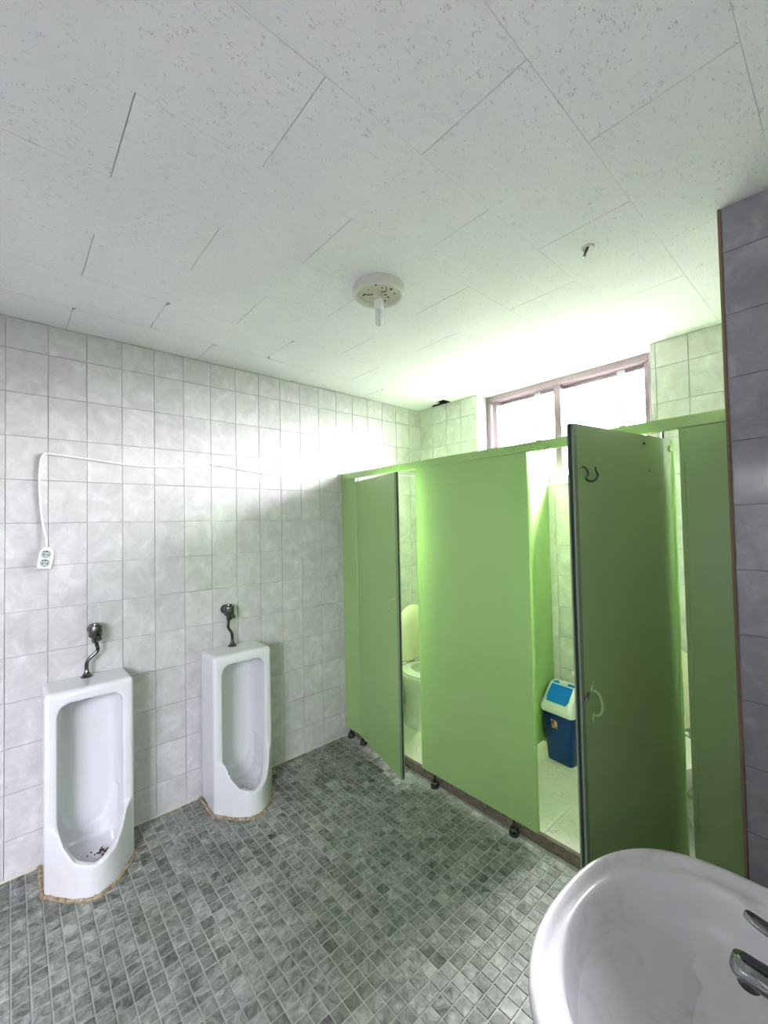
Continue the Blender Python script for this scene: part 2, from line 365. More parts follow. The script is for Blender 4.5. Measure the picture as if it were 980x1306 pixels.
# right wall and back wall (outside the frame) with narrow and added fill windows
bm = bmesh.new()
for y0, y1, z0, z1 in ((YB, BW[0], 0, H), (BW[0], BW[1], 0, BW[2]), (BW[0], BW[1], BW[3], H), (BW[1], RW[0], 0, H), (RW[1], D + 0.3, 0, H), (RW[0], RW[1], 0, RW[2]), (RW[0], RW[1], RW[3], H)):
    box(bm, XR, XR + 0.15, y0, y1, z0, z1 + (0.1 if z1 == H else 0))
wr = struct(build('wall_right', bm, M['wall_grout']), 'tiled wall carrying the washbasin, outside the frame')
tile_wall(wr, (XR, 0, 0), (0, 1, 0), (-1, 0, 0), YB, PYW, 0.004, H - 0.003, 0.0, M['wall_tile'], holes=[RW, BW], stuff=lambda u, z: True)
bm = bmesh.new()
for x0, x1, z0, z1 in ((-0.12, XR + 0.15, 0, H),):
    box(bm, x0, x1, YB - 0.15, YB, z0, z1 + (0.1 if z1 == H else 0))
wb = struct(build('wall_back', bm, M['wall_grout']), 'tiled wall behind the camera')
tile_wall(wb, (0, YB, 0), (1, 0, 0), (0, 1, 0), 0.0, XR, 0.004, H - 0.003, 0.0, M['wall_tile'], stuff=lambda u, z: True)

# ------------------------------------------------------------------ ceiling boards
ce = struct(B('ceiling', -0.12, XR + 0.15, YB - 0.15, D + 0.3, H + 0.06, H + 0.1, M['ceiling_void']), 'white pitted board ceiling with small broken corners')
struct(B('trim_3', WX0, WX1, D, D + 0.3, H - 0.004, H + 0.059, M['plaster']), 'white plaster strip above the window')
SX, E0, TL = 0.3064, 0.273, 0.612
edges = [0.0] + [E0 + SX * k for k in range(0, 8)] + [XR]
notch = {(0, 1, 0): .03, (1, 1, 0): .026}
def board(x0, x1, y0, y1, nick):
    gx = 0.0009 if x0 < 0.3 else 0.00025; gp = 0.0009
    x0 += gx; x1 -= gx; y0 += gp; y1 -= gp
    pts = []
    for i, (cx, cy, dx, dy) in enumerate(((x0, y0, 1, 1), (x1, y0, -1, 1), (x1, y1, -1, -1), (x0, y1, 1, -1))):
        s = nick.get(i)
        if s:
            a, b = s
            q = [(cx + dx * a, cy), (cx + dx * a * 0.45, cy + dy * b * 0.75), (cx, cy + dy * b)]
            pts += q[::-1] if i in (0, 2) else q
        else: pts.append((cx, cy))
    # the board hangs flush with the ceiling line
    bm = bmesh.new(); mx_, my_ = (x0 + x1) / 2, (y0 + y1) / 2
    lo = [bm.verts.new((mx_ + (x - mx_) * (1 - (0.0008 if x0 < .3 else 0.0002) / (x1 - x0) * 2), my_ + (y - my_) * (1 - 0.0012 / (y1 - y0) * 2), 0)) for x, y in pts]
    mi = [bm.verts.new((x, y, 0.0012)) for x, y in pts]; up = [bm.verts.new((x, y, 0.012)) for x, y in pts]; n = len(pts)
    bm.faces.new(lo[::-1]); bm.faces.new(up)
    for A, Bv in ((lo, mi), (mi, up)):
        for k in range(n): bm.faces.new([A[k], A[(k + 1) % n], Bv[(k + 1) % n], Bv[k]])
    o = build('ceiling_tile', bm, M['ceiling_tile'], ce)
    o.location = (0, 0, H + random.uniform(0, 0.0006))
holes = {(0, .221): (.022, .012), (1, .521): (.024, .012), (0, .835): (.015, .014), (1, 1.13): (.024, .012), (0, 1.114): (.0, .0), (0, 1.42): (.012, .010), (0, 2.06): (.012, .01)}
for k, (x0, x1) in enumerate(zip(edges, edges[1:])):
    if x1 - x0 < 0.02: continue
    ph = 0.212 if k % 2 == 0 else 0.518
    ys = [YB] + [ph + TL * j for j in range(-4, 5) if YB + 0.03 < ph + TL * j < D - 0.03] + [D]
    for y0, y1 in zip(ys, ys[1:]):
        nick = {}
        if k == 0 and abs(y0 - .212) < .03: nick = {1: (.03, .014)}
        if k == 1 and abs(y0 - .518) < .03: nick = {1: (.036, .014)}
        if k == 0 and abs(y0 - .824) < .03: nick = {1: (.022, .018)}
        if k == 1 and abs(y0 - 1.13) < .03: nick = {1: (.036, .014), 0: (.02, .02)}
        if k == 0 and abs(y0 - 1.436) < .03: nick = {1: (.02, .012), 0: (.02, .012)}
        if k == 0 and abs(y1 - 2.048) < .03: nick = {**nick, 2: (.03, .008)}
        if y1 == D and k in (0,):
            board(x0, .165, y0, y1, {}); board(.1655, x1, y0, 2.605, {}); continue
        if y1 == D and k == 1:
            board(x0, .36, y0, 2.61, {}); board(.3605, x1, y0, y1, {}); continue
        board(x0, x1, y0, y1 if y1 < D else D + 0.0, nick)

struct(B('gap_shade_panel', 0.14, 0.39, D - 0.011, D - 0.0056, H + 0.0005, H + 0.059, M['ceiling_void']), 'dark panel painted as the shade in the gap at the far left ceiling corner')  # near-black panel stands in for shade inside the ceiling gap
# ------------------------------------------------------------------ floor mosaic
FY1 = 1.885
fl_ = struct(B('floor', -0.12, XR + 0.15, YB - 0.15, D + 0.3, -0.1, -0.0035, M['floor_grout']), 'grey green mosaic floor with pale grout lines')
FP, FXP, FYP = 0.05, 0.035, 0.01
def fcuts(lo, hi, ph):
    k = math.ceil((lo - ph) / FP); c = [lo]
    while ph + k * FP < hi - 1e-5:
        if ph + k * FP - c[-1] > 0.012: c.append(ph + k * FP)
        k += 1
    c.append(hi); return c
cells = []
for a, b in zip(*(lambda l: (l, l[1:]))(fcuts(0.004, XR - 0.002, FXP))):
    for c, d in zip(*(lambda l: (l, l[1:]))(fcuts(YB + 0.002, FY1 - 0.002, FYP))):
        q = [px((x, y, 0)) for x, y in ((a, c), (b, c), (b, d), (a, d))]
        area = 0
        if all(q):
            area = abs(sum(q[i][0] * q[(i + 1) % 4][1] - q[(i + 1) % 4][0] * q[i][1] for i in range(4))) / 2
            mx_, my_ = sum(v[0] for v in q) / 4, sum(v[1] for v in q) / 4
            hid = mx_ > 690 and my_ > 1085 + max(0, (780 - mx_)) * 1.2
            if not (-2 < mx_ < 984 and 0 < my_ < 1310) or hid: area = 0
        cells.append((area, a, b, c, d))
cells.sort(reverse=True)
def ftile(w, h):
    bm = bmesh.new(); a, b, s = w / 2, h / 2, 0.0016
    V0 = [bm.verts.new(p) for p in ((-a, -b, -0.0035), (a, -b, -0.0035), (a, b, -0.0035), (-a, b, -0.0035))]
    V1 = [bm.verts.new(p) for p in ((-a, -b, -0.0012), (a, -b, -0.0012), (a, b, -0.0012), (-a, b, -0.0012))]
    V2 = [bm.verts.new(p) for p in ((-a + s, -b + s, 0), (a - s, -b + s, 0), (a - s, b - s, 0), (-a + s, b - s, 0))]
    for A, Bv in ((V0, V1), (V1, V2)):
        for k in range(4): bm.faces.new([A[k], A[(k + 1) % 4], Bv[(k + 1) % 4], Bv[k]])
    bm.faces.new(V2); return bm
fmesh = {}
verts, faces = [], []
for i, (area, a, b, c, d) in enumerate(cells):
    w, h = round(b - a - 0.0048, 4), round(d - c - 0.0048, 4)
    cx_, cy_ = (a + b) / 2, (c + d) / 2; dz = random.uniform(-0.0005, 0)
    if (w, h) not in fmesh:
        bm = ftile(w, h); me = bpy.data.meshes.new('floor_tile'); bm.to_mesh(me); bm.free(); me.materials.append(M['floor_tile']); fmesh[(w, h)] = me
    me = fmesh[(w, h)]
    if i < 300:
        o = bpy.data.objects.new('floor_tile', me); C.objects.link(o); o.parent = fl_; o.location = (cx_, cy_, dz)
        o.rotation_euler = (random.uniform(-.006, .006), random.uniform(-.006, .006), 0)
    else:
        n0 = len(verts)
        verts += [(v.co.x + cx_, v.co.y + cy_, v.co.z + dz) for v in me.vertices]
        faces += [[n0 + k for k in p.vertices] for p in me.polygons]
me = bpy.data.meshes.new('floor_tile'); me.from_pydata(verts, [], faces)
o = mesh_obj('floor_tile', me, M['floor_tile'], fl_); o['kind'] = 'stuff'
# raised stall floor
st = struct(B('floor', 0.0, XR, FY1 + 0.022, D, 0.0, 0.0455, M['wall_grout']), 'raised cream tiled floor inside the toilet stalls')
xs = [0.002 + .3 * k for k in range(9)] + [XR - .002]; ys = [FY1 + 0.022, 2.2, 2.5, D - 0.002]
for a, b in zip(xs, xs[1:]):
    for c, d in zip(ys, ys[1:]):
        B('floor_tile', a + .001, b - .001, c + .001, d - .001, 0.044, 0.05, M['cream_tile'], st, 0.001)
struct(B('trim_1', 0.0, XR, FY1, FY1 + 0.022, -0.003, 0.051, M['stone'], None, 0.002), 'brown stone edge of the step under the partition')
struct(B('baseboard_left', 0.0, 0.010, -0.6, FY1, -0.003, 0.006, M['caulk'], None, 0.003), 'cream caulk line between tiled wall and mosaic floor')

# ------------------------------------------------------------------ windows
def window(name, org, ux, n, w, z0, z1, stiles, label, fw=0.045, pane='glass'):
    """org = lower inner corner of the opening, ux along it, n into the room; frame plane lies 0.12 behind the wall face"""
    root = empty(name, org); struct(root, label)
    ux, n = Vector(ux), Vector(n)
    def bar(nm, u0, u1, d0, d1, za, zb, mm, bev=0.003):
        bm = bmesh.new()
        ps = [ux * u + n * d for u in (u0, u1) for d in (d0, d1)]
        x0, x1 = min(p.x for p in ps), max(p.x for p in ps); y0, y1 = min(p.y for p in ps), max(p.y for p in ps)
        box(bm, x0, x1, y0, y1, za, zb, bev); return build(nm, bm, mm, root)
    h = z1 - z0
    bar('window_frame', 0, fw, -0.22, -0.12, 0, h, M['alu']); bar('window_frame', w - fw, w, -0.22, -0.12, 0, h, M['alu'])
    bar('window_frame', fw, w - fw, -0.22, -0.12, h - 0.045, h, M['alu']); bar('window_frame', fw, w - fw, -0.22, -0.12, 0, 0.05, M['alu'])
    bar('sill_rail', fw, w - fw, -0.15, -0.118, 0.05, 0.062, M['alu_pale'])
    last = fw
    for u, sw, pale, dep in stiles + [(w - fw, 0, False, 0)]:
        if u - last > 0.03:
            bar('sash_rail', last, u, -0.19 - dep * .5, -0.17 - dep * .5, 0.05, 0.08, M['alu']); bar('sash_rail', last, u, -0.19 - dep * .5, -0.17 - dep * .5, h - 0.07, h - 0.045, M['alu'])
            bar('pane', last, u, -0.182, -0.178, 0.078, h - 0.068, M[pane], 0)
        if sw: bar('stile', u, u + sw, -0.2 - dep, -0.13 - dep, 0.05, h - 0.045, M['alu_pale'] if pale else M['alu'])
        last = u + sw
    return root
w1 = window('window_1', (WX0, D, WZ0), (1, 0, 0), (0, -1, 0), WX1 - WX0, WZ0, WZ1 - 0.004,
       [(0.055, 0.04, False, 0.0), (0.39, 0.045, True, 0.03), (0.553, 0.05, False, -0.005), (0.95, 0.045, True, 0.03), (1.11, 0.03, False, 0)],
       'aluminium framed sliding window above the toilet stalls')
window('fill_window', (XR, BW[0], BW[2]), (0, 1, 0), (-1, 0, 0), BW[1] - BW[0], BW[2], BW[3], [(0.6, 0.05, False, 0)], 'added unseen fill window behind the camera', 0.045, 'fill_glass')  # added opening out of view, sized and placed for fill light
window('window_3', (XR, RW[0], RW[2]), (0, 1, 0), (-1, 0, 0), RW[1] - RW[0], RW[2], RW[3], [], 'narrow window beside the washbasin', 0.02, 'dimming_glass')

# ------------------------------------------------------------------ green toilet partition
tp = empty('toilet_partition', (0, PY, 0)); tag(tp, 'green laminate toilet partition with two part open doors', 'partition')
T = 0.02
def panel(name, w, z0, z1, parent, loc, rz=0, x0=0.0, trims=(0, 1), gasket=None, y0=0.0, t=T):
    p = B(name, x0, x0 + w, y0, y0 + t, z0, z1, M['green'], parent, 0.0008, 1, loc, (0, 0, rz))
    for s in trims:   # U shaped edge strips
        xa = x0 - 0.002 if s == 0 else x0 + w - 0.014
        B('edge_strip', xa, xa + 0.016, y0 - 0.0015, y0 + t + 0.0015, z0 + 0.001, z1 - 0.001, M['grey_edge'] if s == gasket else M['green_edge'], p, 0.0006)
    if gasket is not None:
        xa = x0 - 0.0045 if gasket == 0 else x0 + w + 0.0022
        B('gasket', xa, xa + 0.0022, y0 + 0.006, y0 + t - 0.006, z0, z1, M['gasket'], p)
    return p
RZ0, RZ1 = 1.862, 1.907
B('head_rail', 0.002, PX + 0.0, -0.004, T + 0.004, RZ0, RZ1, M['green_edge'], tp, 0.003)
p1 = panel('panel', 0.166, 0.062, RZ0, tp, (0.002, 0, 0), trims=(1,))
p2 = panel('panel', 0.730, 0.078, RZ0, tp, (0.770, 0, 0))
p3 = panel('panel', 0.163, 0.078, RZ0, tp, (2.117, 0, 0), trims=(0,))
dv = panel('panel', D - PY - T - 0.008, 0.14, 1.905, tp, (1.166, T + 0.002, 0), rz=PI / 2, trims=(1,))
def screw(parent, x, z, y=-0.001, r=0.007, mm='green_edge'):
    bm = bmesh.new(); cyl(bm, (x, y, z), (x, y - 0.005, z), r, r * 0.75, 14); build('screw_cap', bm, M[mm], parent, True)
for p_, q in ((p2, [(0.715, 1.14), (0.018, 1.165), (0.715, 0.76), (0.10, 0.12), (0.60, 0.125)]),):
    for x, z in q: screw(p_, x, z)
def rod(bm, pts, r): tube(bm, smooth_path(pts), r, 8)
def pull(parent, x, z, y=-0.001, h=0.075):
    bm = bmesh.new()
    rod(bm, [(x, y, z - h / 2), (x, y - 0.02, z - h / 2 + 0.008), (x, y - 0.03, z), (x, y - 0.02, z + h / 2 - 0.008), (x, y, z + h / 2)], 0.0045)
    for s in (-1, 1):
        cyl(bm, (x, y + 0.001, z + s * (h / 2 + 0.004)), (x, y - 0.004, z + s * (h / 2 + 0.004)), 0.012, 0.010, 14)
        cyl(bm, (x, y + 0.001, z + s * (h / 2 + 0.018)), (x, y - 0.003, z + s * (h / 2 + 0.018)), 0.007, 0.005, 12)
    build('handle', bm, M['green_edge'], parent, True)
# left door, hinged on the left, ajar
TL_ = math.radians(14.2)
d1 = panel('door', 0.585, 0.058, 1.838, tp, (0.172, 0.0, 0), rz=-TL_, gasket=1)
d1['label'] = 'narrow green door standing slightly ajar, hinged on its left'
pull(d1, 0.545, 1.05)
# right door, hinged on the right, wide open
TR = math.radians(79.8)
d2 = panel('door', 0.602, 0.09, 1.826, tp, (2.090, 0.0, 0), rz=TR, x0=-0.592, gasket=0, y0=-0.002)
d2['label'] = 'green door swung wide open, hinged on its right'
pull(d2, -0.535, 0.985)
screw(d2, -0.02, 1.79, -0.003, 0.013)
screw(d2, -0.20, 1.795, -0.003, 0.003, 'gasket'); screw(d2, -0.17, 1.70, -0.003, 0.002, 'gasket')
bm = bmesh.new()      # broken coat hook
rod(bm, [(-0.555, -0.003, 1.695), (-0.555, -0.014, 1.69), (-0.548, -0.018, 1.672), (-0.552, -0.012, 1.66), (-0.53, -0.008, 1.652), (-0.505, -0.01, 1.655), (-0.50, -0.018, 1.67), (-0.512, -0.02, 1.682), (-0.50, -0.012, 1.695)], 0.0028)
build('hook', bm, M['old_chrome'], d2, True)
bm = bmesh.new(); rod(bm, [(-0.56, -0.003, 1.02), (-0.575, -0.008, 1.01), (-0.58, -0.006, 1.0)], 0.004); build('latch', bm, M['chrome'], d2, True)
# pivots under the head rail
for x, z in ((2.062, 1.828), (0.19, 1.838)):
    bm = bmesh.new(); cyl(bm, (x, 0.008, z - 0.002), (x, 0.008, RZ0 + 0.002), 0.004, n=10); cyl(bm, (x, 0.008, z - 0.001), (x, 0.008, z + 0.006), 0.014, 0.008, 14)
    build('pivot', bm, M['dark_steel'], tp, True)
# stub feet
for x in (0.055, 0.195, 0.855, 1.37, 2.19):
    bm = bmesh.new(); zt = 0.082
    lathe(bm, [(0.024, 0), (0.024, 0.012), (0.021, 0.028), (0.015, 0.032), (0.015, 0.036), (0.006, 0.037), (0.0055, zt)], 18, (x, 0.010, 0.0))
    f_ = build('foot', bm, M['old_chrome'], tp, True)
    f_['label'] = 'dull chrome foot'

# ------------------------------------------------------------------ urinals (voxel-smoothed porcelain)
def apply_mods(o):
    dg = bpy.context.evaluated_depsgraph_get(); me = bpy.data.meshes.new_from_object(o.evaluated_get(dg)); old = o.data
    o.modifiers.clear(); o.data = me; bpy.data.meshes.remove(old)
    for p in me.polygons: p.use_smooth = True
def urinal_body(parent):
    W, TOP = 0.168, 0.832
    bm = bmesh.new()
    n = 40
    # front outline (footprint) as x over y, for the lip
    def foot(y):   # y -W..W
        s = abs(y) / W
        return 0.208 + 0.157 * max(0.0, 0.5 + 0.5 * math.cos(PI * min(1, s))) ** 0.5
    def lipz(y):
        s = abs(y) / W
        return 0.122 + 0.155 * (0.5 - 0.5 * math.cos(PI * min(1, s))) ** 1.15
    # upright slab
    box(bm, 0.002, 0.222, -W, W, -0.002, TOP, 0.022, 4)
    o = build('basin_body', bm, M['ceramic'], None)
    bm = bmesh.new()   # front bowl
    ys = [-W + 2 * W * i / n for i in range(n + 1)]
    bot = [bm.verts.new((foot(y) + (0.0), y, -0.002)) for y in ys] + [bm.verts.new((0.1, W, -0.002)), bm.verts.new((0.1, -W, -0.002))]
    top = [bm.verts.new((foot(y) - 0.006, y * 0.985, lipz(y))) for y in ys] + [bm.verts.new((0.1, W * .985, lipz(W))), bm.verts.new((0.1, -W * .985, lipz(W)))]
    k = len(bot)
    for i in range(k): bm.faces.new([bot[i], bot[(i + 1) % k], top[(i + 1) % k], top[i]])
    bm.faces.new(bot[::-1]); bmesh.ops.triangulate(bm, faces=[bm.faces.new(top)])
    fb = build('tmp', bm, None)
    # cavity
    bm = bmesh.new()
    cw = 0.123
    prof = [(-cw, 0.27), (-cw, 0.735), (-cw + 0.012, 0.765), (-cw + 0.04, 0.780), (cw - 0.04, 0.780), (cw - 0.012, 0.765), (cw, 0.735), (cw, 0.27), (cw - 0.018, 0.20), (0.07, 0.145), (0.0, 0.125), (-0.07, 0.145), (-cw + 0.018, 0.20)]
    rings = []
    for x, s in ((0.045, 0.80), (0.055, 0.9), (0.085, 0.97), (0.14, 1.0), (0.5, 1.0)):
        rings.append([(x, y * s, 0.45 + (z - 0.45) * (0.97 + 0.03 * s)) for y, z in prof])
    loft(bm, rings)
    c1 = build('tmp', bm, None)
    bm = bmesh.new()   # lower bowl hollow
    rings = []
    for z, s, xo in ((0.070, 0.62, 0.0), (0.085, 0.82, 0.0), (0.12, 0.95, 0.0), (0.17, 1.0, 0.0), (0.30, 1.0, 0.0)):
        r = []
        for i in range(n + 1):
            y = -cw + 2 * cw * i / n
            r.append((0.055 + (foot(y * W / cw) - 0.028 - 0.055) * (0.5 + 0.5 * s), y * s, z))
        r += [(0.055 + 0.03 * (1 - s), cw * s, z), (0.055 + 0.03 * (1 - s), -cw * s, z)]
        rings.append(r)
    loft(bm, rings); c2 = build('tmp', bm, None)
    for t, op in ((fb, 'UNION'), (c1, 'DIFFERENCE'), (c2, 'DIFFERENCE')):
        bmm = bmesh.new(); bmm.from_mesh(t.data); bmesh.ops.triangulate(bmm, faces=bmm.faces); bmm.to_mesh(t.data); bmm.free()
        md = o.modifiers.new('b', 'BOOLEAN'); md.operation = op; md.object = t; md.solver = 'EXACT'
    md = o.modifiers.new('r', 'REMESH'); md.mode = 'VOXEL'; md.voxel_size = 0.0055; md.use_smooth_shade = True
    md = o.modifiers.new('s', 'SMOOTH'); md.factor = 0.5; md.iterations = 7
    bpy.context.view_layer.update(); apply_mods(o)
    for t in (fb, c1, c2): bpy.data.objects.remove(t)
    o.parent = parent
    return o, foot, lipz
def flush_valve(parent, y, dy):
    """valve on the wall (y+dy) and bent pipe down to the urinal top at y"""
    z = 0.832
    root = parent
    bm = bmesh.new()
    lathe(bm, [(0.026, 0), (0.026, 0.003), (0.020, 0.008), (0.011, 0.022), (0.009, 0.034)], 20, (0.055, y, z - 0.001))
    build('collar', bm, M['old_chrome'], root, True)
    v = (0.062, y + dy, 1.03)
    bm = bmesh.new()
    tube(bm, smooth_path([(0.055, y, z + 0.02), (0.055, y, z + 0.06), (0.057, y + dy * 0.35, z + 0.085), (0.06, y + dy * 1.25, z + 0.115), (0.062, y + dy * 1.15, z + 0.15), (0.062, y + dy, 1.012)]), 0.0085, 12)
    build('flush_pipe', bm, M['old_chrome'], root, True)
    bm = bmesh.new()
    cyl(bm, (0.0, v[1], 1.045), (0.045, v[1], 1.045), 0.022, 0.020, 20)
    cyl(bm, (0.0, v[1], 1.045), (0.008, v[1], 1.045), 0.027, 0.025, 24)
    lathe(bm, [(0.013, -0.03), (0.015, -0.028), (0.016, -0.008), (0.027, 0.0), (0.029, 0.004), (0.029, 0.044), (0.027, 0.050), (0.017, 0.053), (0.015, 0.062), (0.006, 0.064)], 22, (0.062, v[1], 1.02))
    vb = build('valve_body', bm, M['old_chrome'], root, True)
    bm = bmesh.new(); cyl(bm, (0.08, v[1] + 0.008, 1.018), (0.104, v[1] + 0.010, 1.013), 0.011, 0.012, 16); build('push_button', bm, M['chrome'], vb, True)
def urinal(y, label, first=None):
    root = empty('urinal', (0.0065, y, 0.0)); tag(root, label, 'urinal')
    if first is None:
        body, foot, lipz = urinal_body(root)
    else:
        foot = first[1]; body = first[0].copy(); C.objects.link(body); body.parent = root
        for ch in first[0].children: pass
    # drain
    bm = bmesh.new(); lathe(bm, [(0.045, 0), (0.045, 0.004), (0.03, 0.009), (0.0, 0.010)], 24, (0.20, -0.0, 0.069)); dr = build('drain_cover', bm, M['ceramic'], root, True)
    for a, b in ((0.012, 0.01), (-0.014, 0.0), (0.0, -0.016)):
        bm = bmesh.new(); cyl(bm, (0.20 + a, b, 0.0775), (0.20 + a, b, 0.0808), 0.0035, n=8); build('drain_hole', bm, M['dark_hole'], dr)
    bm = bmesh.new()   # spreader nozzle under the top edge
    cyl(bm, (0.07, 0, 0.775), (0.085, 0, 0.735), 0.008, 0.014, 14); build('spray_nozzle', bm, M['chrome'], root, True)
    # sealant bead round the foot
    pts = [(0.002, -0.174, 0.002)] + [(0.02 + 0.2 * i / 6, -0.172 - random.uniform(0, .004), 0.003) for i in range(7)]
    for i in range(31):
        yy = -0.168 + 0.336 * i / 30; e = random.uniform(-.003, .005)
        pts.append((foot(yy) + 0.004 + e, yy * 1.02, 0.003))
    pts += [(0.22 - 0.2 * i / 6, 0.172 + random.uniform(0, .004), 0.003) for i in range(7)]
    bm = bmesh.new(); sp = smooth_path(pts, 3); tube(bm, sp, [0.0075 + random.uniform(-.0015, .002) for _ in sp], 7)
    build('sealant', bm, M['sealant'], root, True)
    flush_valve(root, 0.0, (0.034 if first is None else -0.020))
    return root, (body, foot)
u1, ub = urinal(0.284, 'tall white urinal on the left, nearest the socket strip')
u2, _ = urinal(0.992, 'tall white urinal on the right, nearer the green partition', ub)
bm = bmesh.new()
for i in range(6):
    a = i * 1.1; cx_, cy_ = 0.226 + 0.014 * math.cos(a), 0.322 + 0.009 * math.sin(a)
    cyl(bm, (cx_, cy_, 0.079 + .002 * i), (cx_ + 0.022 * math.cos(a * 2), cy_ + 0.018 * math.sin(a * 2), 0.083 + .002 * i), 0.005, 0.003, 7)
tag(build('wet_debris', bm, M['debris'], None, True), 'small clump of brown debris beside the drain of the left urinal', 'debris')

# ------------------------------------------------------------------ wall socket strip and cable
ss = empty('socket_strip', (0.006, 0.128, 1.38)); tag(ss, 'white two outlet socket strip hanging by its cable on the tiled wall', 'socket')
bm = bmesh.new()
rings = []
outl = []
for i in range(9): a = PI * i / 8; outl.append((0.027 * math.cos(a), 0.052 + 0.026 * math.sin(a)))
outl += [(-0.028, 0.0), (-0.026, -0.022), (0.026, -0.022), (0.028, 0.0)]
for x, s in ((0.0, 0.97), (0.003, 1.0), (0.020, 1.0), (0.024, 0.93)): rings.append([(x, y * s, 0.02 + (z - 0.02) * s) for y, z in outl])
loft(bm, rings); hb = build('housing', bm, M['white_plastic'], ss, True, angle=0.5); hb.rotation_euler = (-0.12, 0, 0)
for zc in (0.0045, 0.045):
    bm = bmesh.new(); cyl(bm, (0.0235, 0, zc), (0.0248, 0, zc), 0.019, 0.0185, 24); w = build('socket', bm, M['grey_plastic'], hb, True)
    for a in (-0.0095, 0.0095):
        bm2 = None
    bm = bmesh.new()
    for a in (-0.009, 0.009): cyl(bm, (0.0245, a, zc - 0.002), (0.0254, a, zc - 0.002), 0.003, n=8)
    box(bm, 0.0245, 0.0254, -0.004, 0.004, zc + 0.012, zc + 0.017); box(bm, 0.0245, 0.0254, -0.013, -0.007, zc + 0.010, zc + 0.015); box(bm, 0.0245, 0.0254, 0.008, 0.012, zc + 0.010, zc + 0.014)
    for o_ in (build('socket', bm, M['dark_hole'], hb),): o_.name = 'socket_holes'
cab = [(0.014, 0.137, 1.45), (0.010, 0.134, 1.50), (0.006, 0.122, 1.56), (0.006, 0.112, 1.66), (0.006, 0.108, 1.78), (0.006, 0.112, 1.86), (0.006, 0.124, 1.892), (0.006, 0.15, 1.897), (0.006, 0.30, 1.885), (0.006, 0.50, 1.868), (0.006, 0.66, 1.872), (0.006, 0.78, 1.885), (0.006, 0.895, 1.903), (0.006, 1.0, 1.897), (0.006, 1.15, 1.878), (0.006, 1.308, 1.868), (0.006, 1.50, 1.872), (0.006, 1.70, 1.888), (0.010, 1.84, 1.912), (0.006, 2.0, 1.93), (0.006, 2.3, 1.93), (0.006, 2.69, 1.94)]
cab = [(x + 0.0045, y, z) for x, y, z in cab]
bm = bmesh.new(); tube(bm, smooth_path(cab, 6), 0.0042, 8); cb = build('cable', bm, M['white_plastic'], None, True)
tag(cb, 'thin white power cable strung along the tiled wall', 'cable')
for y, z in ((0.895, 1.903), (1.70, 1.888)):
    bm = bmesh.new(); box(bm, 0.0065, 0.016, y - 0.006, y + 0.006, z - 0.006, z + 0.005, 0.002); cyl(bm, (0.016, y, z), (0.018, y, z), 0.003, n=8)
    build('cable_clip', bm, M['grey_plastic'] if y < 1 else M['white_plastic'], cb)

# ------------------------------------------------------------------ ceiling lamp
lp = empty('ceiling_lamp', (1.253, 1.148, H)); tag(lp, 'round cream ceiling lamp base without shade, bare tube bulb hanging down', 'lamp')
bm = bmesh.new(); lathe(bm, [(0.104, 0.0), (0.106, -0.008), (0.104, -0.036), (0.098, -0.042), (0.092, -0.040), (0.088, -0.030), (0.086, -0.014)], 48)
bmesh.ops.delete(bm, geom=[f for f in bm.faces if len(f.verts) > 4], context='FACES'); build('rim', bm, M['lamp_rim'], lp, True)
bm = bmesh.new(); cyl(bm, (0, 0, -0.004), (0, 0, -0.026), 0.087, 0.087, 40); pl = build('back_plate', bm, M['aged_plastic'], lp, True)
for i, (a, r, s) in enumerate(((0.3, .06, .006), (0.9, .066, .004), (1.5, .05, .005), (2.4, .062, .006), (2.9, .04, .004), (3.8, .064, .005), (4.6, .05, .003), (5.4, .066, .006), (5.9, .045, .004), (1.2, .03, .005))):
    bm = bmesh.new(); cyl(bm, (r * math.cos(a), r * math.sin(a), -0.0255), (r * math.cos(a), r * math.sin(a), -0.0268), s, n=10); build('plate_hole', bm, M['dark_hole'], pl)
for s in (0, 1, 2):
    a = 1.9 + s * 2.09; bm = bmesh.new(); rod(bm, [(0.022 * math.cos(a), 0.022 * math.sin(a), -0.03), (0.045 * math.cos(a + .2), 0.045 * math.sin(a + .2), -0.036), (0.062 * math.cos(a), 0.062 * math.sin(a), -0.028)], 0.0018); build('wire', bm, M['dark_steel'], lp, True)
bm = bmesh.new(); lathe(bm, [(0.022, -0.016), (0.024, -0.02), (0.020, -0.05), (0.016, -0.052)], 20); build('lamp_socket', bm, M['aged_plastic'], lp, True)
bm = bmesh.new(); lathe(bm, [(0.013, -0.052), (0.019, -0.058), (0.020, -0.088), (0.015, -0.095)], 20); bb = build('bulb', bm, M['white_plastic'], lp, True)
for k in range(3):
    a = k * 2.09 + 0.4; bm = bmesh.new(); c_, s_ = math.cos(a), math.sin(a); dx, dy = -s_ * 0.006, c_ * 0.006
    tube(bm, smooth_path([(0.009 * c_ + dx, 0.009 * s_ + dy, -0.093), (0.009 * c_ + dx, 0.009 * s_ + dy, -0.140), (0.009 * c_ + dx * .8, 0.009 * s_ + dy * .8, -0.152), (0.009 * c_, 0.009 * s_, -0.157), (0.009 * c_ - dx * .8, 0.009 * s_ - dy * .8, -0.152), (0.009 * c_ - dx, 0.009 * s_ - dy, -0.140), (0.009 * c_ - dx, 0.009 * s_ - dy, -0.093)], 4), 0.0045, 8)
    build('tube_loop', bm, M['pale_glass'], bb, True)
